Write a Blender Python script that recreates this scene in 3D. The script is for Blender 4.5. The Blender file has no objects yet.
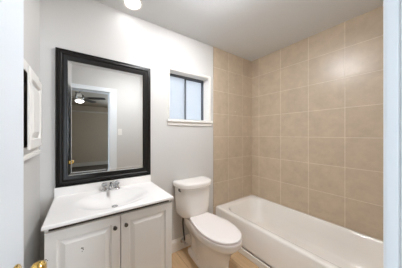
import bpy, bmesh, math, random
from mathutils import Vector, Matrix
random.seed(4)
PI = math.pi
SC = bpy.context.scene
COL = SC.collection

# ------------------------------------------------------------------ camera, world, exposure
CAM_H, CAM_D, YAW, F_PX, P_X = 1.313, 1.533, 0.549, 158.43, 177.95
cd = bpy.data.cameras.new('camera'); cam = bpy.data.objects.new('camera', cd); COL.objects.link(cam)
cd.sensor_width = 36.0; cd.sensor_fit = 'HORIZONTAL'; cd.lens = F_PX / 402 * 36.0
cd.shift_x = (201 - P_X) / 402; cd.clip_start = 0.01
cam.location = (0, -CAM_D, CAM_H); cam.rotation_euler = (PI / 2, 0, -YAW)
SC.camera = cam

SC.view_settings.view_transform = 'Standard'; SC.view_settings.look = 'None'
SC.view_settings.gamma = 1.0; SC.view_settings.use_curve_mapping = False
SC.view_settings.exposure = 0.0
try:
    SC.cycles.use_denoising = True
    SC.cycles.max_bounces = 16; SC.cycles.diffuse_bounces = 10; SC.cycles.glossy_bounces = 6
    SC.cycles.sample_clamp_indirect = 6.0
    SC.cycles.caustics_reflective = False; SC.cycles.caustics_refractive = False
except Exception:
    pass

W = bpy.data.worlds.new('sky'); SC.world = W; W.use_nodes = True
bg = W.node_tree.nodes['Background']; bg.inputs['Color'].default_value = (0.90, 0.95, 1.0, 1); bg.inputs['Strength'].default_value = 1.02

CAN_STRENGTH, DOME_STRENGTH, FAN_STRENGTH = 13.0, 178.0, 6.0
LAMP_COL = (0.97, 0.985, 1.02, 1)

def area_light(name, loc, rot, sx, sy, power, color):
    ld = bpy.data.lights.new(name, 'AREA'); ld.shape = 'RECTANGLE'; ld.size = sx; ld.size_y = sy
    ld.energy = power; ld.color = color; ld.spread = math.radians(110)
    o = bpy.data.objects.new(name, ld); COL.objects.link(o); o.location = loc; o.rotation_euler = rot
    return o
# added cool fill lights at made-up window openings of the bedroom behind the camera
area_light('bedroom_fill_west', (-2.32, -2.75, 1.5), (PI / 2, 0, -PI / 2), 1.5, 1.3, 34, (0.74, 0.87, 1.0))
area_light('bedroom_fill_south', (1.70, -6.11, 1.45), (PI / 2, 0, 0), 0.9, 1.3, 48, (0.78, 0.89, 1.0))

# ------------------------------------------------------------------ materials
def lin(r, g, b):
    f = lambda c: (c / 255 / 12.92) if c / 255 <= 0.04045 else ((c / 255 + 0.055) / 1.055) ** 2.4
    return (f(r), f(g), f(b), 1)

def mat(name, rgb, rough=0.5, metal=0.0, spec=0.5, coat=0.0, noise=None, bump=None, trans=0.0):
    m = bpy.data.materials.new(name); m.use_nodes = True
    nt = m.node_tree; p = nt.nodes['Principled BSDF']
    p.inputs['Base Color'].default_value = lin(*rgb); p.inputs['Roughness'].default_value = rough
    p.inputs['Metallic'].default_value = metal; p.inputs['Specular IOR Level'].default_value = spec
    p.inputs['Coat Weight'].default_value = coat; p.inputs['Transmission Weight'].default_value = trans
    tc = nt.nodes.new('ShaderNodeTexCoord')
    if noise:
        sc, amt = noise
        n = nt.nodes.new('ShaderNodeTexNoise'); n.inputs['Scale'].default_value = sc; n.inputs['Detail'].default_value = 5
        nt.links.new(tc.outputs['Object'], n.inputs['Vector'])
        mx = nt.nodes.new('ShaderNodeMix'); mx.data_type = 'RGBA'
        a = lin(*[max(0, c - amt) for c in rgb]); b = lin(*[min(255, c + amt) for c in rgb])
        mx.inputs[6].default_value = a; mx.inputs[7].default_value = b
        nt.links.new(n.outputs['Fac'], mx.inputs[0]); nt.links.new(mx.outputs[2], p.inputs['Base Color'])
    if bump:
        sc, st, di = bump
        n = nt.nodes.new('ShaderNodeTexNoise'); n.inputs['Scale'].default_value = sc; n.inputs['Detail'].default_value = 3
        nt.links.new(tc.outputs['Object'], n.inputs['Vector'])
        bp = nt.nodes.new('ShaderNodeBump'); bp.inputs['Strength'].default_value = st; bp.inputs['Distance'].default_value = di
        nt.links.new(n.outputs['Fac'], bp.inputs['Height']); nt.links.new(bp.outputs['Normal'], p.inputs['Normal'])
    return m

def emit(name, col, strength):
    m = bpy.data.materials.new(name); m.use_nodes = True; nt = m.node_tree
    p = nt.nodes['Principled BSDF']; p.inputs['Base Color'].default_value = (0.8, 0.8, 0.8, 1)
    p.inputs['Emission Color'].default_value = col; p.inputs['Emission Strength'].default_value = strength
    return m

def tile_mat(name, axis, off_u, off_v, size=0.305):
    """square tan ceramic tiles with pale grout, laid on a vertical wall (axis = world axis running along it)"""
    m = bpy.data.materials.new(name); m.use_nodes = True; nt = m.node_tree; p = nt.nodes['Principled BSDF']
    tc = nt.nodes.new('ShaderNodeTexCoord'); sp = nt.nodes.new('ShaderNodeSeparateXYZ')
    nt.links.new(tc.outputs['Object'], sp.inputs[0])
    def add(sock, v):
        a = nt.nodes.new('ShaderNodeMath'); a.operation = 'ADD'; a.inputs[1].default_value = v
        nt.links.new(sock, a.inputs[0]); return a.outputs[0]
    cb = nt.nodes.new('ShaderNodeCombineXYZ')
    nt.links.new(add(sp.outputs[axis], -off_u + size * 40), cb.inputs[0]); nt.links.new(add(sp.outputs['Z'], -off_v + size * 40), cb.inputs[1])
    b = nt.nodes.new('ShaderNodeTexBrick'); b.offset = 0.0; b.squash = 1.0
    nt.links.new(cb.outputs[0], b.inputs['Vector'])
    b.inputs['Scale'].default_value = 1.0; b.inputs['Brick Width'].default_value = size; b.inputs['Row Height'].default_value = size
    b.inputs['Mortar Size'].default_value = 0.0027; b.inputs['Mortar Smooth'].default_value = 0.3; b.inputs['Bias'].default_value = 0.0
    b.inputs['Color1'].default_value = lin(*TILE_A); b.inputs['Color2'].default_value = lin(*TILE_B); b.inputs['Mortar'].default_value = lin(*GROUT)
    n = nt.nodes.new('ShaderNodeTexNoise'); n.inputs['Scale'].default_value = 9; n.inputs['Detail'].default_value = 6; n.inputs['Roughness'].default_value = 0.65
    nt.links.new(tc.outputs['Object'], n.inputs['Vector'])
    mr = nt.nodes.new('ShaderNodeMapRange'); mr.inputs['From Min'].default_value = 0.3; mr.inputs['From Max'].default_value = 0.7
    mr.inputs['To Min'].default_value = 0.90; mr.inputs['To Max'].default_value = 1.08
    nt.links.new(n.outputs['Fac'], mr.inputs['Value'])
    mx = nt.nodes.new('ShaderNodeMix'); mx.data_type = 'RGBA'; mx.blend_type = 'MULTIPLY'; mx.inputs[0].default_value = 1.0
    nt.links.new(b.outputs['Color'], mx.inputs[6]); nt.links.new(mr.outputs[0], mx.inputs[7])
    nt.links.new(mx.outputs[2], p.inputs['Base Color'])
    rr = nt.nodes.new('ShaderNodeMapRange'); rr.inputs['To Min'].default_value = 0.3; rr.inputs['To Max'].default_value = 0.75
    nt.links.new(b.outputs['Fac'], rr.inputs['Value']); nt.links.new(rr.outputs[0], p.inputs['Roughness'])
    bp = nt.nodes.new('ShaderNodeBump'); bp.inputs['Strength'].default_value = 0.4; bp.inputs['Distance'].default_value = 0.004; bp.invert = True
    n2 = nt.nodes.new('ShaderNodeTexNoise'); n2.inputs['Scale'].default_value = 22; n2.inputs['Detail'].default_value = 2
    nt.links.new(tc.outputs['Object'], n2.inputs['Vector'])
    ad = nt.nodes.new('ShaderNodeMath'); ad.operation = 'ADD'
    nt.links.new(b.outputs['Fac'], ad.inputs[0]); nt.links.new(n2.outputs['Fac'], ad.inputs[1])
    nt.links.new(ad.outputs[0], bp.inputs['Height']); nt.links.new(bp.outputs['Normal'], p.inputs['Normal'])
    return m

def plank_mat(name):
    m = bpy.data.materials.new(name); m.use_nodes = True; nt = m.node_tree; p = nt.nodes['Principled BSDF']
    tc = nt.nodes.new('ShaderNodeTexCoord'); mp = nt.nodes.new('ShaderNodeMapping')
    mp.inputs['Rotation'].default_value = (0, 0, PI / 2); nt.links.new(tc.outputs['Object'], mp.inputs['Vector'])
    b = nt.nodes.new('ShaderNodeTexBrick'); b.offset = 0.37
    b.inputs['Scale'].default_value = 1; b.inputs['Brick Width'].default_value = 0.9; b.inputs['Row Height'].default_value = 0.15
    b.inputs['Mortar Size'].default_value = 0.0015
    b.inputs['Color1'].default_value = lin(206, 176, 138); b.inputs['Color2'].default_value = lin(192, 160, 122); b.inputs['Mortar'].default_value = lin(120, 94, 66)
    nt.links.new(mp.outputs[0], b.inputs['Vector'])
    mp2 = nt.nodes.new('ShaderNodeMapping'); mp2.inputs['Scale'].default_value = (30, 2.5, 1); nt.links.new(tc.outputs['Object'], mp2.inputs['Vector'])
    n = nt.nodes.new('ShaderNodeTexNoise'); n.inputs['Scale'].default_value = 2; n.inputs['Detail'].default_value = 6
    nt.links.new(mp2.outputs[0], n.inputs['Vector'])
    mr = nt.nodes.new('ShaderNodeMapRange'); mr.inputs['To Min'].default_value = 0.8; mr.inputs['To Max'].default_value = 1.15
    nt.links.new(n.outputs['Fac'], mr.inputs['Value'])
    mx = nt.nodes.new('ShaderNodeMix'); mx.data_type = 'RGBA'; mx.blend_type = 'MULTIPLY'; mx.inputs[0].default_value = 1
    nt.links.new(b.outputs['Color'], mx.inputs[6]); nt.links.new(mr.outputs[0], mx.inputs[7]); nt.links.new(mx.outputs[2], p.inputs['Base Color'])
    p.inputs['Roughness'].default_value = 0.4
    return m

def pane_mat(name):
    m = bpy.data.materials.new(name); m.use_nodes = True; nt = m.node_tree
    out = nt.nodes['Material Output']; p = nt.nodes['Principled BSDF']
    p.inputs['Base Color'].default_value = (0.75, 0.8, 0.85, 1); p.inputs['Roughness'].default_value = 0.25
    t = nt.nodes.new('ShaderNodeBsdfTranslucent'); t.inputs['Color'].default_value = (0.93, 0.96, 1, 1)
    mx = nt.nodes.new('ShaderNodeMixShader'); mx.inputs[0].default_value = 0.85
    nt.links.new(p.outputs[0], mx.inputs[1]); nt.links.new(t.outputs[0], mx.inputs[2]); nt.links.new(mx.outputs[0], out.inputs['Surface'])
    return m

TILE_A, TILE_B, GROUT = (198, 180, 157), (191, 173, 150), (219, 206, 188)
M = dict(
    wall=mat('wall_paint', (208, 206, 203), 0.6, bump=(160, 0.12, 0.002)),
    ceil=mat('ceiling_paint', (218, 219, 219), 0.65, bump=(90, 0.25, 0.004)),
    trim=mat('trim_paint', (238, 235, 230), 0.35),
    door=mat('door_paint', (226, 233, 240), 0.4),
    casing=mat('casing_paint', (232, 235, 237), 0.4),
    vanity=mat('cabinet_paint', (238, 235, 231), 0.4),
    marble=mat('cultured_marble', (250, 248, 246), 0.24, coat=0.1, noise=(5, 2)),
    porcelain=mat('porcelain', (238, 234, 229), 0.12, coat=0.4),
    enamel=mat('tub_enamel', (240, 236, 230), 0.12, coat=0.4),
    plastic=mat('seat_plastic', (244, 238, 235), 0.25),
    chrome=mat('chrome', (215, 215, 216), 0.1, 1.0),
    dullmetal=mat('dull_chrome', (118, 116, 114), 0.3, 0.9),
    brass=mat('polished_brass', (226, 190, 110), 0.16, 1.0),
    bronze=mat('dark_bronze', (96, 90, 84), 0.3, 0.9),
    frame=mat('espresso_lacquer', (24, 21, 19), 0.3, spec=0.3),
    mirror=mat('silvered_glass', (236, 238, 238), 0.0, 1.0),
    acrylic=mat('clear_acrylic', (225, 228, 230), 0.05, trans=0.7),
    alum=mat('grey_aluminium', (112, 116, 122), 0.4, 0.4),
    pane=pane_mat('frosted_glass'),
    hose=mat('dark_braided_hose', (46, 43, 40), 0.45, 0.3, noise=(300, 25)),
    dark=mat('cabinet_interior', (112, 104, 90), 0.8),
    gap_shade=mat('painted_gap_shade', (70, 60, 52), 0.9),  # dark colour that paints the shadow gap below the countertop
    chip=mat('bare_chip', (88, 78, 70), 0.8),
    caulk=mat('caulk', (228, 224, 216), 0.6),
    floor=plank_mat('tan_planks'),
    lamp=emit('lamp_glass', LAMP_COL, CAN_STRENGTH),
    dome=emit('dome_glass', LAMP_COL, DOME_STRENGTH),
    fanglow=emit('fan_bowl_glass', (1, 0.96, 0.9, 1), FAN_STRENGTH),
    fan=mat('fan_bronze', (48, 44, 40), 0.4, 0.3),
    fanmetal=mat('fan_nickel', (120, 118, 114), 0.4, 0.5),
    bedwall=mat('bedroom_paint', (202, 190, 174), 0.7),
    bedceil=mat('bedroom_ceiling_paint', (178, 167, 152), 0.7),
    carpet=mat('bedroom_carpet', (96, 90, 84), 0.95, noise=(80, 12)),
    grey=mat('grey_trim', (222, 218, 212), 0.5),
)
M['tile_back'] = tile_mat('tan_tile_back', 'X', 2.071, 1.277)
M['tile_right'] = tile_mat('tan_tile_right', 'Y', -0.128, 1.277)

# ------------------------------------------------------------------ geometry helpers
def B(): return bmesh.new()

def box(bm, x0, x1, y0, y1, z0, z1, bev=0.0, seg=2):
    vs = [bm.verts.new((x, y, z)) for z in (z0, z1) for (x, y) in ((x0, y0), (x1, y0), (x1, y1), (x0, y1))]
    fs = [bm.faces.new([vs[i] for i in f]) for f in ((3, 2, 1, 0), (4, 5, 6, 7), (0, 1, 5, 4), (1, 2, 6, 5), (2, 3, 7, 6), (3, 0, 4, 7))]
    if bev > 0:
        es = list({e for f in fs for e in f.edges})
        bmesh.ops.bevel(bm, geom=es, offset=bev, segments=seg, profile=0.5, affect='EDGES')
    return vs

def loft(bm, loops, cap0=True, cap1=True, closed=True):
    rows = [[bm.verts.new(p) for p in lp] for lp in loops]
    n = len(rows[0])
    for a, b in zip(rows, rows[1:]):
        for i in range(n if closed else n - 1):
            j = (i + 1) % n
            try: bm.faces.new((a[i], a[j], b[j], b[i]))
            except ValueError: pass
    if cap0: bm.faces.new(rows[0][::-1])
    if cap1: bm.faces.new(rows[-1])
    return rows

def frame_of(d):
    d = Vector(d).normalized(); u = d.orthogonal().normalized(); return u, d.cross(u), d

def lathe(bm, base, axis, prof, n=24, cap0=True, cap1=True):
    u, v, d = frame_of(axis); base = Vector(base)
    loops = [[base + d * h + (u * math.cos(2 * PI * k / n) + v * math.sin(2 * PI * k / n)) * max(r, 1e-4) for k in range(n)] for r, h in prof]
    loft(bm, loops, cap0, cap1)

def catmull(pts, n, closed=False):
    P = [Vector(p) for p in pts]; out = []; L = len(P)
    for i in range(L if closed else L - 1):
        g = (lambda k: P[k % L]) if closed else (lambda k: P[min(max(k, 0), L - 1)])
        p0, p1, p2, p3 = g(i - 1), g(i), g(i + 1), g(i + 2)
        for s in range(n):
            t = s / n
            out.append(0.5 * ((2 * p1) + (p2 - p0) * t + (2 * p0 - 5 * p1 + 4 * p2 - p3) * t * t + (3 * p1 - p0 - 3 * p2 + p3) * t ** 3))
    if not closed: out.append(P[-1])
    return out

def tube(bm, pts, r, n=12, sm=6):
    path = catmull(pts, sm) if sm > 1 else [Vector(p) for p in pts]
    rs = r if isinstance(r, (list, tuple)) else [r, r]
    loops = []; u = None
    for i, p in enumerate(path):
        d = (path[min(i + 1, len(path) - 1)] - path[max(i - 1, 0)]).normalized()
        u = d.orthogonal().normalized() if u is None else (u - d * u.dot(d)).normalized()
        v = d.cross(u); t = i / (len(path) - 1) * (len(rs) - 1); k = min(int(t), len(rs) - 2); rr = rs[k] + (rs[k + 1] - rs[k]) * (t - k)
        loops.append([p + (u * math.cos(2 * PI * q / n) + v * math.sin(2 * PI * q / n)) * rr for q in range(n)])
    loft(bm, loops)

def rrect(x0, x1, y0, y1, r, z, nc=8, ns=6):
    out = []
    cs = [((x1 - r, y1 - r), 0), ((x0 + r, y1 - r), PI / 2), ((x0 + r, y0 + r), PI), ((x1 - r, y0 + r), 1.5 * PI)]
    for k, ((cx, cy), a0) in enumerate(cs):
        arc = [(cx + r * math.cos(a0 + PI / 2 * i / nc), cy + r * math.sin(a0 + PI / 2 * i / nc), z) for i in range(nc + 1)]
        out += arc
        (nx, ny), na = cs[(k + 1) % 4]
        e = (nx + r * math.cos(na), ny + r * math.sin(na))
        s = arc[-1]
        out += [(s[0] + (e[0] - s[0]) * i / ns, s[1] + (e[1] - s[1]) * i / ns, z) for i in range(1, ns)]
    return out

ORG = {}
def obj(name, bm, m, parent=None, smooth=False, loc=None, **props):
    """link bm (in world coordinates) as ONE mesh object; its origin is its thing's base"""
    bmesh.ops.remove_doubles(bm, verts=bm.verts[:], dist=1e-6)
    bmesh.ops.recalc_face_normals(bm, faces=bm.faces[:])
    org = ORG[parent.name] if parent is not None else Vector(loc or (0, 0, 0))
    bmesh.ops.translate(bm, verts=bm.verts[:], vec=-org)
    if smooth:
        for f in bm.faces: f.smooth = True
        for e in bm.edges:
            if len(e.link_faces) == 2 and e.calc_face_angle(0) > math.radians(38): e.smooth = False
    me = bpy.data.meshes.new(name); bm.to_mesh(me); bm.free()
    o = bpy.data.objects.new(name, me); COL.objects.link(o)
    if m is not None: me.materials.append(M[m] if isinstance(m, str) else m)
    ORG[o.name] = org
    if parent is not None: o.parent = parent
    else: o.location = org
    for k, v in props.items(): o[k] = v
    return o

def thing(name, label, cat, loc, **props):
    o = bpy.data.objects.new(name, None); COL.objects.link(o); o.location = loc; o.empty_display_size = 0.05
    ORG[o.name] = Vector(loc); o['label'] = label; o['category'] = cat
    for k, v in props.items(): o[k] = v
    return o

def struct(name, bm, m, parent=None, smooth=False):
    o = obj(name, bm, m, parent, smooth)
    if parent is None: o['kind'] = 'structure'
    return o

def struct_empty(name, loc):
    o = bpy.data.objects.new(name, None); COL.objects.link(o); o.location = loc; ORG[o.name] = Vector(loc); o['kind'] = 'structure'
    o.empty_display_size = 0.05
    return o

# ------------------------------------------------------------------ dimensions
XL, XR, YF, H = -0.26, 2.296, -1.505, 2.458          # left wall, tub wall, doorway wall (inside faces), ceiling
YO = YF - 0.12                                        # bedroom side of the doorway wall
DX0, DX1, DH = -0.195, 0.425, 2.04                    # doorway
WX0, WX1, WZ0, WZ1 = 0.823, 1.408, 1.480, 2.034       # window opening
TX = 1.477                                            # left edge of the tile on the back wall
CAN = (0.385, -0.145); DOME = (0.855, -0.737)

# ------------------------------------------------------------------ setting: bathroom shell
b = B(); box(b, XL - 0.1, XR + 0.1, YF - 0.06, 0.15, -0.08, 0); struct('floor', b, 'floor')

b = B()                                               # ceiling with the hole of the recessed lamp
o4 = [b.verts.new((x, y, H)) for x, y in ((XL - 0.1, YF - 0.12), (XR + 0.1, YF - 0.12), (XR + 0.1, 0.15), (XL - 0.1, 0.15))]
ring = [b.verts.new((CAN[0] + 0.068 * math.cos(2 * PI * k / 32), CAN[1] + 0.068 * math.sin(2 * PI * k / 32), H)) for k in range(32)]
es = [b.edges.new((o4[i], o4[(i + 1) % 4])) for i in range(4)] + [b.edges.new((ring[i], ring[(i + 1) % 32])) for i in range(32)]
bmesh.ops.triangle_fill(b, use_beauty=True, use_dissolve=False, edges=es)
up = bmesh.ops.extrude_face_region(b, geom=b.faces[:])
bmesh.ops.translate(b, verts=[v for v in up['geom'] if isinstance(v, bmesh.types.BMVert)], vec=(0, 0, 0.12))
struct('ceiling', b, 'ceil')

b = B()                                               # back wall around the window
box(b, XL - 0.14, WX0, 0, 0.15, 0, H); box(b, WX1, XR + 0.1, 0, 0.15, 0, H)
box(b, WX0, WX1, 0, 0.15, 0, WZ0); box(b, WX0, WX1, 0, 0.15, WZ1, H)
struct('wall_back', b, 'wall')
b = B(); box(b, TX, XR, -0.007, 0, 0.0, H, 0.003, 2); struct('wall_back_tiled', b, 'tile_back')
b = B(); box(b, XR, XR + 0.1, YF - 0.12, 0.0, 0, H); struct('wall_right', b, 'tile_right')

CY0, CY1, CZ0, CZ1 = -0.535, -0.245, 1.245, 1.628     # opening of the recessed cabinet
b = B()
box(b, XL - 0.14, XL, YF - 0.12, CY0, 0, H); box(b, XL - 0.14, XL, CY1, 0, 0, H)
box(b, XL - 0.14, XL, CY0, CY1, 0, CZ0); box(b, XL - 0.14, XL, CY0, CY1, CZ1, H); box(b, XL - 0.14, XL - 0.11, CY0, CY1, CZ0, CZ1)
struct('wall_left', b, 'wall')

b = B()                                               # doorway wall
box(b, XL, DX0, YO, YF, 0, H); box(b, DX1, XR, YO, YF, 0, H); box(b, DX0, DX1, YO, YF, DH, H)
struct('wall_front', b, 'wall')

b = B()                                               # baseboard with a sloped top
for x0, x1 in ((0.60, TX - 0.002),):
    prof = [(0, 0), (-0.014, 0), (-0.014, 0.10), (-0.011, 0.112), (-0.006, 0.118), (-0.004, 0.128), (0, 0.13)]
    loft(b, [[(x, y, z) for y, z in prof] for x in (x0, x1)])
struct('baseboard_back', b, 'trim')
b = B(); loft(b, [[(x, y, z) for y, z in [(YF, 0), (YF + 0.014, 0), (YF + 0.014, 0.1), (YF + 0.006, 0.118), (YF, 0.13)]] for x in (DX1 + 0.135, 1.50)])
struct('baseboard_front', b, 'trim')

b = B()                                               # door casing and jamb lining
CW, CT = 0.125, 0.019
box(b, DX1 + 0.004, DX1 + CW, YF, YF + CT, 0, DH + 0.006, 0.004)
box(b, DX0 - 0.06, DX1 + CW, YF, YF + CT, DH + 0.006, DH + 0.075, 0.004)
box(b, DX0 - 0.06, DX0 - 0.004, YF, YF + CT, 0, DH + 0.006, 0.004)
box(b, DX1 - 0.001, DX1 + 0.018, YO - 0.004, YF + 0.001, 0, DH); box(b, DX0 - 0.018, DX0, YO - 0.004, YF - 0.036, 0, DH); box(b, DX0, DX1, YO - 0.004, YF, DH - 0.004, DH + 0.014)
box(b, DX1 - 0.002, DX1 + 0.07, YO - 0.019, YO, 0, DH + 0.006, 0.004); box(b, DX0 - 0.07, DX1 + 0.07, YO - 0.019, YO, DH + 0.006, DH + 0.075, 0.004); box(b, DX0 - 0.07, DX0 - 0.004, YO - 0.019, YO, 0, DH + 0.006, 0.004)
struct('trim_1', b, 'casing')
b = B(); box(b, 1.496, 1.514, YF + 0.02, -0.008, 0, 0.064, 0.005); struct('trim_2', b, 'caulk')

# ------------------------------------------------------------------ window in its deep reveal
w = struct_empty('window_1', ((WX0 + WX1) / 2, 0.1, WZ0))
b = B()                                               # white liner of the reveal
t = 0.008
box(b, WX0, WX0 + t, 0.0, 0.115, WZ0, WZ1); box(b, WX1 - t, WX1, -0.001, 0.115, WZ0, WZ1); box(b, WX0, WX1, -0.001, 0.115, WZ1 - t, WZ1); box(b, WX0, WX1, 0, 0.115, WZ0 - 0.008, WZ0 + 0.002)
box(b, WX1, WX1 + 0.022, -0.007, 0, WZ0, WZ1 + 0.02, 0.002); box(b, WX0 - 0.01, WX1 + 0.022, -0.007, 0, WZ1, WZ1 + 0.02, 0.002); box(b, WX0 - 0.01, WX0, -0.007, 0, WZ0, WZ1, 0.002)
obj('reveal_lining', b, 'trim', w)
b = B(); box(b, 0.794, 1.450, -0.030, 0.02, 1.448, WZ0, 0.006); box(b, 0.800, 1.444, -0.014, 0, 1.412, 1.450, 0.003)
obj('sill', b, 'trim', w)
f = 0.014
b = B()
box(b, WX0 + t, WX0 + t + f, 0.10, 0.15, WZ0, WZ1); box(b, WX1 - t - 0.004, WX1 - t, 0.10, 0.15, WZ0, WZ1)
box(b, WX0 + t, WX1 - t, 0.10, 0.15, WZ1 - t - 0.016, WZ1 - t); box(b, WX0 + t, WX1 - t, 0.10, 0.15, WZ0 - 0.002, WZ0 + 0.006)
obj('frame', b, 'alum', w)
MX = 1.115
for (x0, x1, y) in ((WX0 + t + f, MX + 0.013, 0.112), (MX - 0.013, WX1 - t - 0.004, 0.130)):
    b = B(); z0, z1 = WZ0 + 0.006, WZ1 - t - 0.016; s = 0.009; m_ = 0.023
    l_, r_ = (s, m_) if y < 0.12 else (m_, s)
    box(b, x0, x0 + l_, y, y + 0.014, z0, z1, 0.002); box(b, x1 - r_, x1, y, y + 0.014, z0, z1, 0.002)
    box(b, x0 + l_, x1 - r_, y, y + 0.014, z0, z0 + s); box(b, x0 + l_, x1 - r_, y, y + 0.014, z1 - s, z1)
    sash = obj('sash', b, 'alum', w)
    b = B(); box(b, x0 + l_ - 0.002, x1 - r_ + 0.002, y + 0.005, y + 0.009, z0 + s - 0.002, z1 - s + 0.002); obj('pane', b, 'pane', sash)

# ------------------------------------------------------------------ bathroom door, swung open to the left wall
hinge = Vector((DX0 + 0.004, YF - 0.004, 0.012)); edge = Vector((-0.139, -0.918, 0.012))
du = (edge - hinge); LW = du.length; du.normalize(); dn = Vector((du.y, -du.x, 0))    # dn points into the room
dr = struct_empty('door_1', hinge)
def leafbox(bm, u0, u1, n0, n1, z0, z1, bev=0.0):
    vs0 = len(bm.verts); bm.verts.ensure_lookup_table()
    tmp = B(); box(tmp, u0, u1, n0, n1, z0, z1, bev)
    mp = {}
    for v in tmp.verts: mp[v] = bm.verts.new(hinge + du * v.co.x + dn * v.co.y + Vector((0, 0, v.co.z)))
    for fc in tmp.faces: bm.faces.new([mp[v] for v in fc.verts])
    tmp.free()
b = B(); leafbox(b, 0, LW, -0.035, 0, 0, 2.012, 0.0025); leaf = obj('door_leaf', b, 'door', dr)
KZ = 0.945 - 0.012
kc = hinge + du * (LW - 0.06) + Vector((0, 0, KZ))
for side in (1, -1):
    p0 = kc + (dn * 0 if side > 0 else dn * -0.035); ax = dn * side
    b = B(); lathe(b, p0, ax, [(0.033, -0.001), (0.033, 0.003), (0.030, 0.006), (0.016, 0.009), (0.013, 0.010)], 28); ro = obj('rose', b, 'brass', dr, True)
    b = B(); lathe(b, p0, ax, [(0.011, 0.008), (0.011, 0.026), (0.017, 0.030), (0.025, 0.036), (0.0275, 0.046), (0.026, 0.056), (0.020, 0.062), (0.008, 0.0645), (0.0, 0.065)], 28); obj('knob', b, 'brass', ro, True)
b = B(); leafbox(b, LW - 0.001, LW + 0.002, -0.030, -0.002, KZ - 0.028, KZ + 0.03, 0.0008); obj('latch_plate', b, 'brass', dr)
for hz in (0.25, 1.0, 1.78):
    b = B(); lathe(b, hinge + dn * 0.006 + Vector((0, 0, hz - 0.045)), (0, 0, 1), [(0.006, 0), (0.006, 0.09)], 12); obj('hinge', b, 'brass', dr, True)

# ------------------------------------------------------------------ vanity cabinet
VX0, VX1 = -0.166, 0.600
v = thing('vanity_cabinet', 'white two-door vanity cabinet with raised panels and small dark knobs', 'cabinet', ((VX0 + VX1) / 2, -0.23, 0))
b = B(); ty = -0.4445
box(b, VX0, VX0 + 0.016, ty, -0.003, 0, 0.8095); box(b, VX1 - 0.016, VX1, ty, -0.003, 0, 0.8095)
box(b, VX0 + 0.016, VX1 - 0.016, ty, ty + 0.018, 0.760, 0.786); box(b, VX0 + 0.016, VX1 - 0.016, ty, ty + 0.018, 0.09, 0.13)
box(b, VX0 + 0.016, VX1 - 0.016, ty + 0.05, ty + 0.066, 0.0, 0.09); box(b, VX0 + 0.016, VX1 - 0.016, ty + 0.018, -0.01, 0.09, 0.106)
box(b, VX0 + 0.016, VX1 - 0.016, -0.012, -0.004, 0.106, 0.808)
obj('body', b, 'vanity', v)
b = B(); box(b, VX0 + 0.0165, VX1 - 0.0165, ty + 0.001, ty + 0.017, 0.7865, 0.8095); obj('gap_shade_strip', b, 'gap_shade', v, label='dark strip painted as the shadow gap under the countertop')  # dark strip added for the shadow line under the countertop edge
def panel_door(bm, x0, x1, z0, z1, yb, yf, mx, mz):
    R = lambda i, j, y: [(x0 + i, y, z0 + j), (x1 - i, y, z0 + j), (x1 - i, y, z1 - j), (x0 + i, y, z1 - j)]
    loft(bm, [R(0, 0, yb), R(0, 0, yf + 0.003), R(0.003, 0.003, yf), R(mx, mz, yf), R(mx + 0.006, mz + 0.006, yf + 0.010), R(mx + 0.013, mz + 0.013, yf + 0.010), R(mx + 0.038, mz + 0.038, yf + 0.0005)])
yf = -0.4655
for x0, x1, kx in ((VX0 + 0.002, 0.2165, 0.183), (0.2205, VX1 - 0.002, 0.251)):
    b = B(); panel_door(b, x0, x1, 0.11, 0.789, ty - 0.001, yf, 0.052, 0.048); d = obj('door', b, 'vanity', v)
    b = B(); lathe(b, (kx, yf + 0.001, 0.722), (0, -1, 0), [(0.008, 0), (0.008, 0.003), (0.005, 0.006), (0.005, 0.012), (0.011, 0.015), (0.0125, 0.019), (0.0105, 0.0235), (0.004, 0.025), (0, 0.0255)], 20); obj('knob', b, 'bronze', d, True)
    if kx < 0.2:
        b = B()
        for cx, cz, sx, sz in ((0.004, 0.655, 0.005, 0), (0.010, 0.653, 0.004, 0), (0.011, 0.645, 0.004, 0), (0.006, 0.636, 0.003, 0)):
            lathe(b, (cx, yf + 0.0012, cz), (0, -1, 0), [(sx, 0), (sx * 0.8, 0.001)], 9)
        obj('paint_chip', b, 'chip', d, label='dark chip in the white paint')
        b = B(); lathe(b, (-0.157, yf + 0.0005, 0.655), (0, -1, 0), [(0.004, 0), (0.003, 0.001)], 9); lathe(b, (-0.150, yf + 0.0005, 0.648), (0, -1, 0), [(0.003, 0), (0.002, 0.001)], 9)
        obj('paint_chip', b, 'chip', d, label='dark chip in the white paint')

# ------------------------------------------------------------------ moulded vanity top with integral basin
NX0, NX1, NY, NZ = -0.175, 0.608, -0.476, 0.833
vt = thing('countertop', 'glossy white moulded countertop with integral oval basin and low backsplash', 'countertop', ((NX0 + NX1) / 2, -0.24, 0.809))
SX, SY, SRX, SRY, SD = 0.218, -0.262, 0.240, 0.158, 0.060
def basin_z(x, y):
    q = math.hypot((x - SX) / SRX, (y - SY) / SRY)
    if q >= 1.12: return 0.0
    if q >= 1.0:
        s = (1.12 - q) / 0.12; return -0.006 * s * s
    s = 1 - q * q; return -0.006 - SD * (s ** 1.25)
b = B(); nx, ny = 96, 64; x0, x1, y0, y1 = NX0 + 0.006, NX1 - 0.006, NY + 0.006, -0.004
g = [[b.verts.new((x0 + (x1 - x0) * i / nx, y0 + (y1 - y0) * j / ny, NZ + basin_z(x0 + (x1 - x0) * i / nx, y0 + (y1 - y0) * j / ny))) for i in range(nx + 1)] for j in range(ny + 1)]
for j in range(ny):
    for i in range(nx): b.faces.new((g[j][i], g[j][i + 1], g[j + 1][i + 1], g[j + 1][i]))
per = [g[0][i] for i in range(nx + 1)] + [g[j][nx] for j in range(1, ny + 1)] + [g[ny][i] for i in range(nx - 1, -1, -1)] + [g[j][0] for j in range(ny - 1, 0, -1)]
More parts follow.
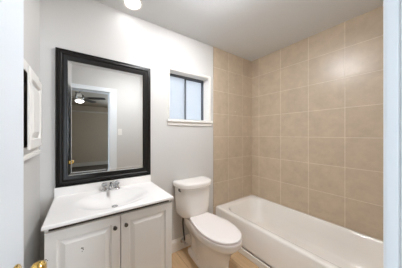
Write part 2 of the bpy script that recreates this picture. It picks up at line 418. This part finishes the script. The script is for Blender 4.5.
def skirt(prev, ins, dz):
    row = []
    for vtx in per:
        x = NX0 + ins if abs(vtx.co.x - x0) < 1e-6 else (NX1 - ins if abs(vtx.co.x - x1) < 1e-6 else vtx.co.x)
        y = NY + ins if abs(vtx.co.y - y0) < 1e-6 else (-0.003 if abs(vtx.co.y - y1) < 1e-6 else vtx.co.y)
        row.append(b.verts.new((x, y, NZ + dz)))
    for i in range(len(per)):
        j = (i + 1) % len(per); b.faces.new((prev[i], prev[j], row[j], row[i]))
    return row
r = skirt(per, 0.002, -0.002); r = skirt(r, 0, -0.006); r = skirt(r, 0, -0.017); r = skirt(r, 0.003, -0.0205); skirt(r, 0.03, -0.0235)
obj('basin_slab', b, 'marble', vt, True)
b = B(); box(b, NX0, NX1 - 0.004, -0.022, -0.003, NZ - 0.001, 0.9005, 0.004, 3); obj('backsplash', b, 'marble', vt, True)
b = B(); zd = NZ + basin_z(SX, SY); lathe(b, (SX, SY, zd - 0.002), (0, 0, 1), [(0.021, 0), (0.023, 0.004), (0.018, 0.005), (0.014, 0.003), (0.006, 0.0035), (0, 0.0035)], 24); obj('drain', b, 'chrome', vt, True)

# ------------------------------------------------------------------ faucet
FX, FY = 0.218, -0.062
fa = thing('faucet', 'small chrome two-handle faucet at the back of the white basin', 'faucet', (FX, FY, NZ))
b = B(); lp = lambda r_, z: rrect(FX - 0.078 + r_, FX + 0.078 - r_, FY - 0.026 + r_, FY + 0.026 - r_, 0.025 - r_, z, 6, 4)
loft(b, [lp(0, NZ - 0.0005), lp(0, NZ + 0.008), lp(0.003, NZ + 0.012), lp(0.008, NZ + 0.014)]); obj('base_plate', b, 'chrome', fa, True)
b = B(); tube(b, [(FX, FY, NZ + 0.010), (FX, FY - 0.002, NZ + 0.040), (FX, FY - 0.022, NZ + 0.058), (FX, FY - 0.060, NZ + 0.058), (FX, FY - 0.098, NZ + 0.048), (FX, FY - 0.106, NZ + 0.036)], [0.016, 0.0145, 0.013, 0.012, 0.011, 0.0105], 16)
obj('spout', b, 'chrome', fa, True)
for s in (-1, 1):
    hx = FX + s * 0.051
    b = B(); lathe(b, (hx, FY, NZ + 0.012), (0, 0, 1), [(0.017, 0), (0.016, 0.010), (0.010, 0.018), (0.009, 0.024)], 20); h = obj('handle', b, 'chrome', fa, True)
    b = B(); n = 10
    prof = [(0.010, 0.022), (0.019, 0.027), (0.0215, 0.036), (0.020, 0.046), (0.013, 0.052), (0.001, 0.053)]
    loft(b, [[(hx + math.cos(2 * PI * k / 20) * rr * (1.0 if k % 2 else 0.86), FY + math.sin(2 * PI * k / 20) * rr * (1.0 if k % 2 else 0.86), NZ + 0.012 + hh) for k in range(20)] for rr, hh in prof]); obj('handle_grip', b, 'acrylic', h, label='clear faceted acrylic grip')

# ------------------------------------------------------------------ framed mirror
GX0, GX1, GZ0, GZ1 = -0.166, 0.601, 0.903, 1.975
mi = thing('framed_mirror', 'tall wall mirror in a wide dark espresso frame above the white countertop', 'mirror', ((GX0 + GX1) / 2, 0, GZ0))
R = lambda i, y: [(GX0 + i, y, GZ0 + i), (GX1 - i, y, GZ0 + i), (GX1 - i, y, GZ1 - i), (GX0 + i, y, GZ1 - i)]
b = B()
loft(b, [R(i, y) for i, y in ((0.002, -0.001), (0, -0.004), (0, -0.020), (0.003, -0.024), (0.010, -0.025), (0.013, -0.022), (0.015, -0.022), (0.019, -0.030), (0.026, -0.0335), (0.034, -0.033), (0.040, -0.028), (0.043, -0.022), (0.047, -0.022), (0.060, -0.0175), (0.070, -0.0165), (0.075, -0.015), (0.077, -0.012), (0.077, -0.003))], False, False)
obj('frame', b, 'frame', mi, True)
b = B(); loft(b, [R(0.073, -0.002), R(0.073, -0.0065), R(0.077, -0.0065), R(0.098, -0.0076), R(0.101, -0.0083)], True, True); obj('mirror_glass', b, 'mirror', mi)

# ------------------------------------------------------------------ toilet
TXC = 1.082
t = thing('toilet', 'white two-piece toilet with elongated closed lid beside the tub', 'toilet', (TXC, -0.35, 0))
HALF = [(0.0, 0.0), (0.100, 0.0), (0.125, -0.014), (0.152, -0.10), (0.175, -0.20), (0.180, -0.275), (0.166, -0.365), (0.124, -0.445), (0.064, -0.492), (0.0, -0.507)]
def outline(y0, sx, sy, z, off=0.0):
    R_ = catmull([(x, y, 0) for x, y in HALF], 5)
    pts = []
    full = [(p.x, p.y) for p in R_] + [(-p.x, p.y) for p in R_[-2:0:-1]]
    cy = -0.25
    for x, y in full:
        d_ = math.hypot(x, y - cy); k = 1 - off / d_
        pts.append((TXC + x * sx * k, y0 + (cy + (y - cy) * k) * sy, z))
    return pts
def ega(hr, hf, yb, yf_, z, n=56):
    """bowl section: squarish behind (half width hr), round in front (half width hf)"""
    out = []
    yc = yb + (yf_ - yb) * 0.55
    for k in range(n):
        a = 2 * PI * k / n; c, q = math.cos(a), math.sin(a)
        if q < 0: x, y = hf * math.copysign(abs(c) ** 0.85, c), yc + (yf_ - yc) * abs(q) ** 0.85
        else:
            y = yc + (yb - yc) * abs(q) ** 0.5; g_ = min(1, abs(y - yc) / abs(yb - yc) * 1.6); g_ = g_ * g_ * (3 - 2 * g_)
            x = (hf + (hr - hf) * g_) * math.copysign(abs(c) ** 0.45, c)
        out.append((TXC + x, y, z))
    return out
b = B()
loft(b, [ega(0.088, 0.100, -0.06, -0.595, 0.0), ega(0.088, 0.100, -0.06, -0.595, 0.022), ega(0.082, 0.097, -0.065, -0.59, 0.030), ega(0.058, 0.094, -0.09, -0.585, 0.046), ega(0.054, 0.091, -0.09, -0.582, 0.12), ega(0.062, 0.094, -0.08, -0.588, 0.20), ega(0.090, 0.112, -0.05, -0.605, 0.26), ega(0.118, 0.143, -0.035, -0.642, 0.31), ega(0.128, 0.165, -0.03, -0.674, 0.345), ega(0.130, 0.175, -0.03, -0.688, 0.362), ega(0.130, 0.178, -0.03, -0.692, 0.38), ega(0.129, 0.177, -0.03, -0.690, 0.400), ega(0.122, 0.168, -0.035, -0.678, 0.4095), ega(0.10, 0.12, -0.06, -0.62, 0.410)])
obj('bowl', b, 'porcelain', t, True)
b = B(); y0 = -0.192
loft(b, [outline(y0, 1.0, 1.0, 0.409, 0.012), outline(y0, 1.0, 1.0, 0.411, 0.004), outline(y0, 1.0, 1.0, 0.414, 0.001), outline(y0, 1.0, 1.0, 0.4165, 0.003), outline(y0, 1.0, 1.0, 0.419, 0.012)]); obj('seat', b, 'plastic', t, True)
b = B()
loft(b, [outline(y0, 0.99, 0.99, 0.4270, 0.020), outline(y0, 0.99, 0.99, 0.4300, 0.003), outline(y0, 0.99, 0.99, 0.436), outline(y0, 0.99, 0.99, 0.443, 0.003), outline(y0, 0.985, 0.985, 0.4465, 0.012), outline(y0, 0.985, 0.985, 0.449, 0.05), outline(y0, 0.985, 0.985, 0.4505, 0.11)]); obj('seat_lid', b, 'plastic', t, True)
for s in (-1, 1):
    b = B(); lathe(b, (TXC + s * 0.075 - 0.02, y0 + 0.006, 0.424), (1, 0, 0), [(0.009, 0), (0.011, 0.004), (0.011, 0.036), (0.009, 0.04)], 16); box(b, TXC + s * 0.075 - 0.014, TXC + s * 0.075 + 0.014, y0 - 0.004, y0 + 0.022, 0.408, 0.422, 0.003); obj('lid_hinge', b, 'plastic', t, True)
def tanksec(wb, yb, yfr, n_, z):
    """D-shaped tank section: flat back, sides bowing into a gently rounded front"""
    w_ = wb / 2; ym = yb - 0.075; res = []
    for k in range(28):
        a = PI * k / 27; c, q = math.cos(a), math.sin(a)
        res.append((TXC + w_ * math.copysign(abs(c) ** (2 / n_), c), ym + (yfr - ym) * q ** (2 / n_), z))
    for k in range(7): a = PI / 2 * k / 6; res.append((TXC - w_ + 0.02 * (1 - math.cos(a)), yb - 0.02 * (1 - math.sin(a)), z))
    for k in range(7): a = PI / 2 * k / 6; res.append((TXC + w_ - 0.02 * (1 - math.sin(a)), yb - 0.02 * (1 - math.cos(a)), z))
    return res
b = B()
loft(b, [tanksec(0.26, -0.05, -0.16, 2.6, 0.422), tanksec(0.32, -0.030, -0.188, 2.6, 0.423), tanksec(0.350, -0.020, -0.202, 2.6, 0.432), tanksec(0.366, -0.017, -0.210, 2.8, 0.452), tanksec(0.376, -0.015, -0.213, 3, 0.51), tanksec(0.394, -0.013, -0.218, 3, 0.63), tanksec(0.402, -0.012, -0.220, 3, 0.744)]); obj('tank', b, 'porcelain', t, True)
b = B()
loft(b, [tanksec(0.400, -0.012, -0.220, 2.8, 0.742), tanksec(0.428, -0.010, -0.234, 2.7, 0.742), tanksec(0.444, -0.007, -0.244, 2.6, 0.750), tanksec(0.446, -0.006, -0.245, 2.6, 0.776), tanksec(0.442, -0.008, -0.243, 2.6, 0.788), tanksec(0.428, -0.014, -0.235, 2.5, 0.796), tanksec(0.39, -0.03, -0.215, 2.4, 0.800), tanksec(0.30, -0.05, -0.17, 2.3, 0.802)]); obj('tank_lid', b, 'porcelain', t, True)
b = B(); box(b, TXC - 0.105, TXC + 0.105, -0.195, -0.035, 0.405, 0.420, 0.004); obj('tank_shelf', b, 'porcelain', t, True)
la = Vector((TXC - 0.198, -0.122, 0.722)); ln = Vector((-0.90, -0.44, 0)).normalized(); ld_ = Vector((0.34, -0.94, 0))
b = B(); lathe(b, la - ln * 0.012, ln, [(0.017, 0), (0.017, 0.014), (0.013, 0.017), (0.007, 0.017), (0.007, 0.024)], 20); tube(b, [la + ln * 0.010, la + ln * 0.015 + ld_ * 0.012, la + ln * 0.015 + ld_ * 0.026 - Vector((0, 0, 0.008))], [0.0055, 0.0045, 0.006], 10); obj('flush_lever', b, 'dullmetal', t, True)
for s in (-1, 1):
    b = B(); lathe(b, (TXC + s * 0.074, -0.27, 0.024), (0, 0, 1), [(0.013, 0), (0.013, 0.010), (0.010, 0.018), (0.003, 0.021), (0, 0.021)], 16); obj('bolt_cap', b, 'grey', t, True, label='grey floor bolt cap')

# ------------------------------------------------------------------ water supply under the tank
sv = thing('supply_valve', 'chrome shutoff valve with dark braided hose rising from the baseboard to the toilet tank', 'valve', (0.985, 0, 0.10))
VXX, VZ = 0.988, 0.100
b = B(); lathe(b, (VXX, -0.0135, VZ), (0, -1, 0), [(0.026, 0), (0.024, 0.004), (0.012, 0.008)], 24); obj('escutcheon', b, 'chrome', sv, True)
b = B(); lathe(b, (VXX, -0.016, VZ), (0, -1, 0), [(0.009, 0), (0.009, 0.03), (0.013, 0.032), (0.013, 0.055), (0.008, 0.057), (0.006, 0.070)], 16); lathe(b, (VXX, -0.060, VZ), (0, 0, 1), [(0.008, 0), (0.008, 0.03)], 12); obj('valve_body', b, 'chrome', sv, True)
b = B(); loft(b, [[(VXX + 0.020 * math.cos(2 * PI * k / 20), y, VZ + 0.012 * math.sin(2 * PI * k / 20)) for k in range(20)] for y in (-0.084, -0.092)]); obj('valve_handle', b, 'chrome', sv, True)
b = B(); tube(b, [(VXX, -0.060, VZ + 0.026), (VXX - 0.004, -0.063, VZ + 0.06), (VXX - 0.024, -0.080, 0.23), (VXX - 0.045, -0.095, 0.34), (VXX - 0.044, -0.100, 0.421)], 0.0088, 10, 8); obj('supply_hose', b, 'hose', sv, True, label='dark braided hose')

# ------------------------------------------------------------------ bathtub
tu = thing('bathtub', 'white alcove bathtub with plain apron against the tan tiled wall', 'bathtub', (1.9, -0.75, 0))
ax0, ax1, ay0, ay1 = 1.512, XR - 0.002, YF + 0.004, -0.009
def rr(i, z, r): return rrect(ax0 + i, ax1 - i, ay0 + i, ay1 - i, max(r, 0.004), z, 10, 8)
def inn(i, z, r): return rrect(ax0 + 0.070 + i, ax1 - 0.042 - i, ay0 + 0.085 + i, ay1 - 0.082 - i, r, z, 10, 8)
b = B()
loft(b, [rr(0.04, 0.0, 0.004), rr(0.04, 0.078, 0.004), rr(0, 0.080, 0.004), rr(0, 0.090, 0.004), rr(0.0, 0.345, 0.006), rr(0.003, 0.356, 0.010), rr(0.010, 0.363, 0.016), rr(0.020, 0.3655, 0.02),
         inn(-0.014, 0.3645, 0.160), inn(-0.004, 0.361, 0.155), inn(0.003, 0.352, 0.150), inn(0.010, 0.33, 0.150), inn(0.030, 0.22, 0.15), inn(0.055, 0.10, 0.15), inn(0.085, 0.068, 0.14), inn(0.14, 0.058, 0.12)])
obj('tub_shell', b, 'enamel', tu, True)
b = B(); lathe(b, (1.91, -1.22, 0.057), (0, 0, 1), [(0.030, 0), (0.030, 0.003), (0.022, 0.004), (0.0, 0.002)], 24); obj('drain', b, 'chrome', tu, True)

# ------------------------------------------------------------------ recessed cabinet on the left wall, its door ajar
mc = thing('medicine_cabinet', 'white panelled medicine cabinet standing ajar on the left wall', 'cabinet', (XL, (CY0 + CY1) / 2, CZ0))
b = B()
FXX = -0.234; e = 0.05
box(b, XL, FXX, CY0 - e, CY0, CZ0 - e, CZ1 + e, 0.003); box(b, XL, FXX, CY1, CY1 + e * 1.3, CZ0 - e, CZ1 + e, 0.003)
box(b, XL, FXX, CY0, CY1, CZ1, CZ1 + e, 0.002); box(b, XL, FXX, CY0, CY1, CZ0 - e, CZ0, 0.002)
box(b, XL, FXX + 0.010, CY0 - e - 0.006, CY1 + e * 1.3 + 0.006, CZ0 - e - 0.008, CZ0 - e + 0.014, 0.003)
obj('face_frame', b, 'trim', mc)
b = B(); q = 0.004
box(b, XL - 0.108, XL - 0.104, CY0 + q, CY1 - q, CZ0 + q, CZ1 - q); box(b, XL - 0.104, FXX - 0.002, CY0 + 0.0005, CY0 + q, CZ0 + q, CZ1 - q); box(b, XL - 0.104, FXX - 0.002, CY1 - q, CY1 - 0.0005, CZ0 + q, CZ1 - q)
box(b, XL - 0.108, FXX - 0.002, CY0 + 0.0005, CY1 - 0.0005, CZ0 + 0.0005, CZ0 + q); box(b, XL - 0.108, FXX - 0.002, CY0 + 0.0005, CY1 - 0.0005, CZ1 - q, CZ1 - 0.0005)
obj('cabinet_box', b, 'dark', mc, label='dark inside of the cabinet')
# door: local u runs from hinge (far end) to free edge (near end)
hA = Vector((-0.212, -0.222, 0)); hB = Vector((-0.199, -0.556, 0)); mu = (hB - hA); ML = mu.length; mu.normalize(); mn = Vector((-mu.y, mu.x, 0))
if mn.x < 0: mn = -mn
b = B(); tmp = B(); panel_door(tmp, 0, ML, 1.240, 1.627, 0.010, 0.0, 0.045, 0.045)
mp = {}
for vv in tmp.verts: mp[vv] = b.verts.new(hA + mu * vv.co.x - mn * vv.co.y + Vector((0, 0, vv.co.z)))
for fc in tmp.faces: b.faces.new([mp[x] for x in fc.verts])
tmp.free(); md = obj('door', b, 'trim', mc)
for hz in (1.30, 1.57):
    b = B(); box(b, FXX - 0.001, -0.220, -0.245, -0.215, hz - 0.02, hz + 0.02); lathe(b, (-0.224, -0.217, hz - 0.022), (0, 0, 1), [(0.006, 0), (0.006, 0.044)], 10); obj('hinge', b, 'chrome', mc, True)

# ------------------------------------------------------------------ lamps
cl = thing('recessed_light', 'round glowing recessed ceiling light above the mirror', 'light', (CAN[0], CAN[1], H))
b = B(); lathe(b, (CAN[0], CAN[1], H), (0, 0, -1), [(0.062, -0.018), (0.064, 0.000), (0.070, 0.006), (0.082, 0.005), (0.086, 0.0005), (0.070, 0.0002), (0.066, -0.018)], 40, False, False); obj('trim_ring', b, 'trim', cl, True)
b = B(); lathe(b, (CAN[0], CAN[1], H), (0, 0, -1), [(0.0645, -0.020), (0.0645, -0.008), (0.055, -0.004), (0.03, -0.002), (0, -0.0015)], 40); obj('lens', b, 'lamp', cl, True)
dl = thing('flush_light', 'white flush dome ceiling light in the middle of the room', 'light', (DOME[0], DOME[1], H))
b = B(); lathe(b, (DOME[0], DOME[1], H), (0, 0, -1), [(0.148, 0.0005), (0.150, 0.026), (0.144, 0.032), (0.112, 0.027)], 40); obj('base', b, 'trim', dl, True)
b = B(); lathe(b, (DOME[0], DOME[1], H), (0, 0, -1), [(0.113, 0.026), (0.110, 0.038), (0.094, 0.055), (0.06, 0.069), (0.02, 0.074), (0, 0.0745)], 40); obj('shade', b, 'dome', dl, True)

# ------------------------------------------------------------------ small things on the walls
sw = thing('light_switch', 'white toggle light switch beside the door casing, seen in the mirror', 'light switch', (0.605, YF, 1.35))
b = B(); box(b, 0.570, 0.640, YF, YF + 0.006, 1.293, 1.408, 0.002); obj('wall_plate', b, 'trim', sw)
b = B(); box(b, 0.600, 0.610, YF + 0.005, YF + 0.018, 1.346, 1.362, 0.002); obj('toggle', b, 'trim', sw)
for (x, z, r_, lab) in ((1.874, 1.985, 0.006, 'small white plug in the end-wall tile high above the tub, topmost of three'), (1.905, 1.634, 0.007, 'small white plug in the end-wall tile, left one of the lower pair'), (2.055, 1.612, 0.005, 'small pale plug in the end-wall tile, right one of the lower pair')):
    b = B(); lathe(b, (x, -0.0068, z), (0, -1, 0), [(r_, 0), (r_, 0.002), (r_ * 0.7, 0.004), (0, 0.0045)], 14)
    obj('wall_plug', b, 'plastic', None, True, loc=(x, -0.007, z), label=lab, category='plug', group='plugs in the tile above the tub')

# ------------------------------------------------------------------ bedroom behind the camera, seen in the mirror
BX0, BX1, BY = -2.2, 2.3, -6.0
b = B(); box(b, BX0 - 0.1, BX1 + 0.1, BY - 0.1, YF - 0.06, -0.08, 0); struct('floor_bedroom', b, 'carpet')
b = B(); box(b, BX0 - 0.1, BX1 + 0.1, BY - 0.1, YF - 0.12, H, H + 0.1); struct('ceiling_bedroom', b, 'bedceil')
b = B(); q0, q1 = 1.25, 2.15; box(b, BX0 - 0.1, q0, BY - 0.1, BY, 0, H); box(b, q1, BX1, BY - 0.1, BY, 0, H); box(b, q0, q1, BY - 0.1, BY, 0, 0.8); box(b, q0, q1, BY - 0.1, BY, 2.1, H); struct('wall_bedroom_far', b, 'bedwall')  # unseen opening added for the south fill light
b = B(); box(b, BX0 - 0.1, XL - 0.14, YO, YO + 0.1, 0, H); struct('wall_bedroom_near', b, 'bedwall')
b = B(); x0, x1 = BX0 - 0.1, BX0; wy0, wy1, wz0, wz1 = -3.5, -2.0, 0.85, 2.15  # unseen opening added for the west fill light
box(b, x0, x1, BY, wy0, 0, H); box(b, x0, x1, wy1, YO, 0, H); box(b, x0, x1, wy0, wy1, 0, wz0); box(b, x0, x1, wy0, wy1, wz1, H)
struct('wall_bedroom_left', b, 'bedwall')
b = B(); box(b, BX1, BX1 + 0.1, BY - 0.1, YO, 0, H); struct('wall_bedroom_right', b, 'bedwall')
b = B(); box(b, BX0, BX1, BY, BY + 0.015, 0.0, 0.15, 0.004); struct('baseboard_bedroom', b, 'grey')
b = B(); box(b, BX0, BX1, BY, BY + 0.03, 2.20, 2.255, 0.006); struct('trim_3', b, 'grey')

FP = Vector((-0.03, -3.2, 0))
cf = thing('ceiling_fan', 'dark ceiling fan with a lit glass bowl, reflected in the mirror', 'fan', (FP.x, FP.y, H))
b = B(); lathe(b, (FP.x, FP.y, H), (0, 0, -1), [(0.065, 0), (0.06, 0.03), (0.015, 0.05), (0.015, 0.14)], 24); obj('downrod', b, 'fan', cf, True)
b = B(); lathe(b, (FP.x, FP.y, H - 0.13), (0, 0, -1), [(0.03, 0), (0.09, 0.02), (0.105, 0.06), (0.10, 0.10), (0.06, 0.14), (0.06, 0.18)], 32); obj('motor', b, 'fanmetal', cf, True)
b = B(); lathe(b, (FP.x, FP.y, H - 0.29), (0, 0, -1), [(0.05, 0), (0.095, 0.012), (0.098, 0.025), (0.08, 0.05), (0.04, 0.066), (0, 0.07)], 32); obj('light_bowl', b, 'fanglow', cf, True)
for k in range(5):
    a = 2 * PI * k / 5 + 0.35; ca, sa = math.cos(a), math.sin(a)
    b = B()
    P = lambda r_, s_, z: (FP.x + ca * r_ - sa * s_, FP.y + sa * r_ + ca * s_, H - 0.235 + z)
    for z0, z1 in ((0, 0.008),):
        outl = [(0.09, -0.02), (0.18, -0.025), (0.22, -0.06), (0.55, -0.068), (0.60, -0.055), (0.61, 0.0), (0.60, 0.055), (0.55, 0.068), (0.22, 0.06), (0.18, 0.025), (0.09, 0.02)]
        loft(b, [[P(r_, s_, z + s_ * 0.18) for r_, s_ in outl] for z in (z0, z1)])
    obj('blade', b, 'fan', cf)
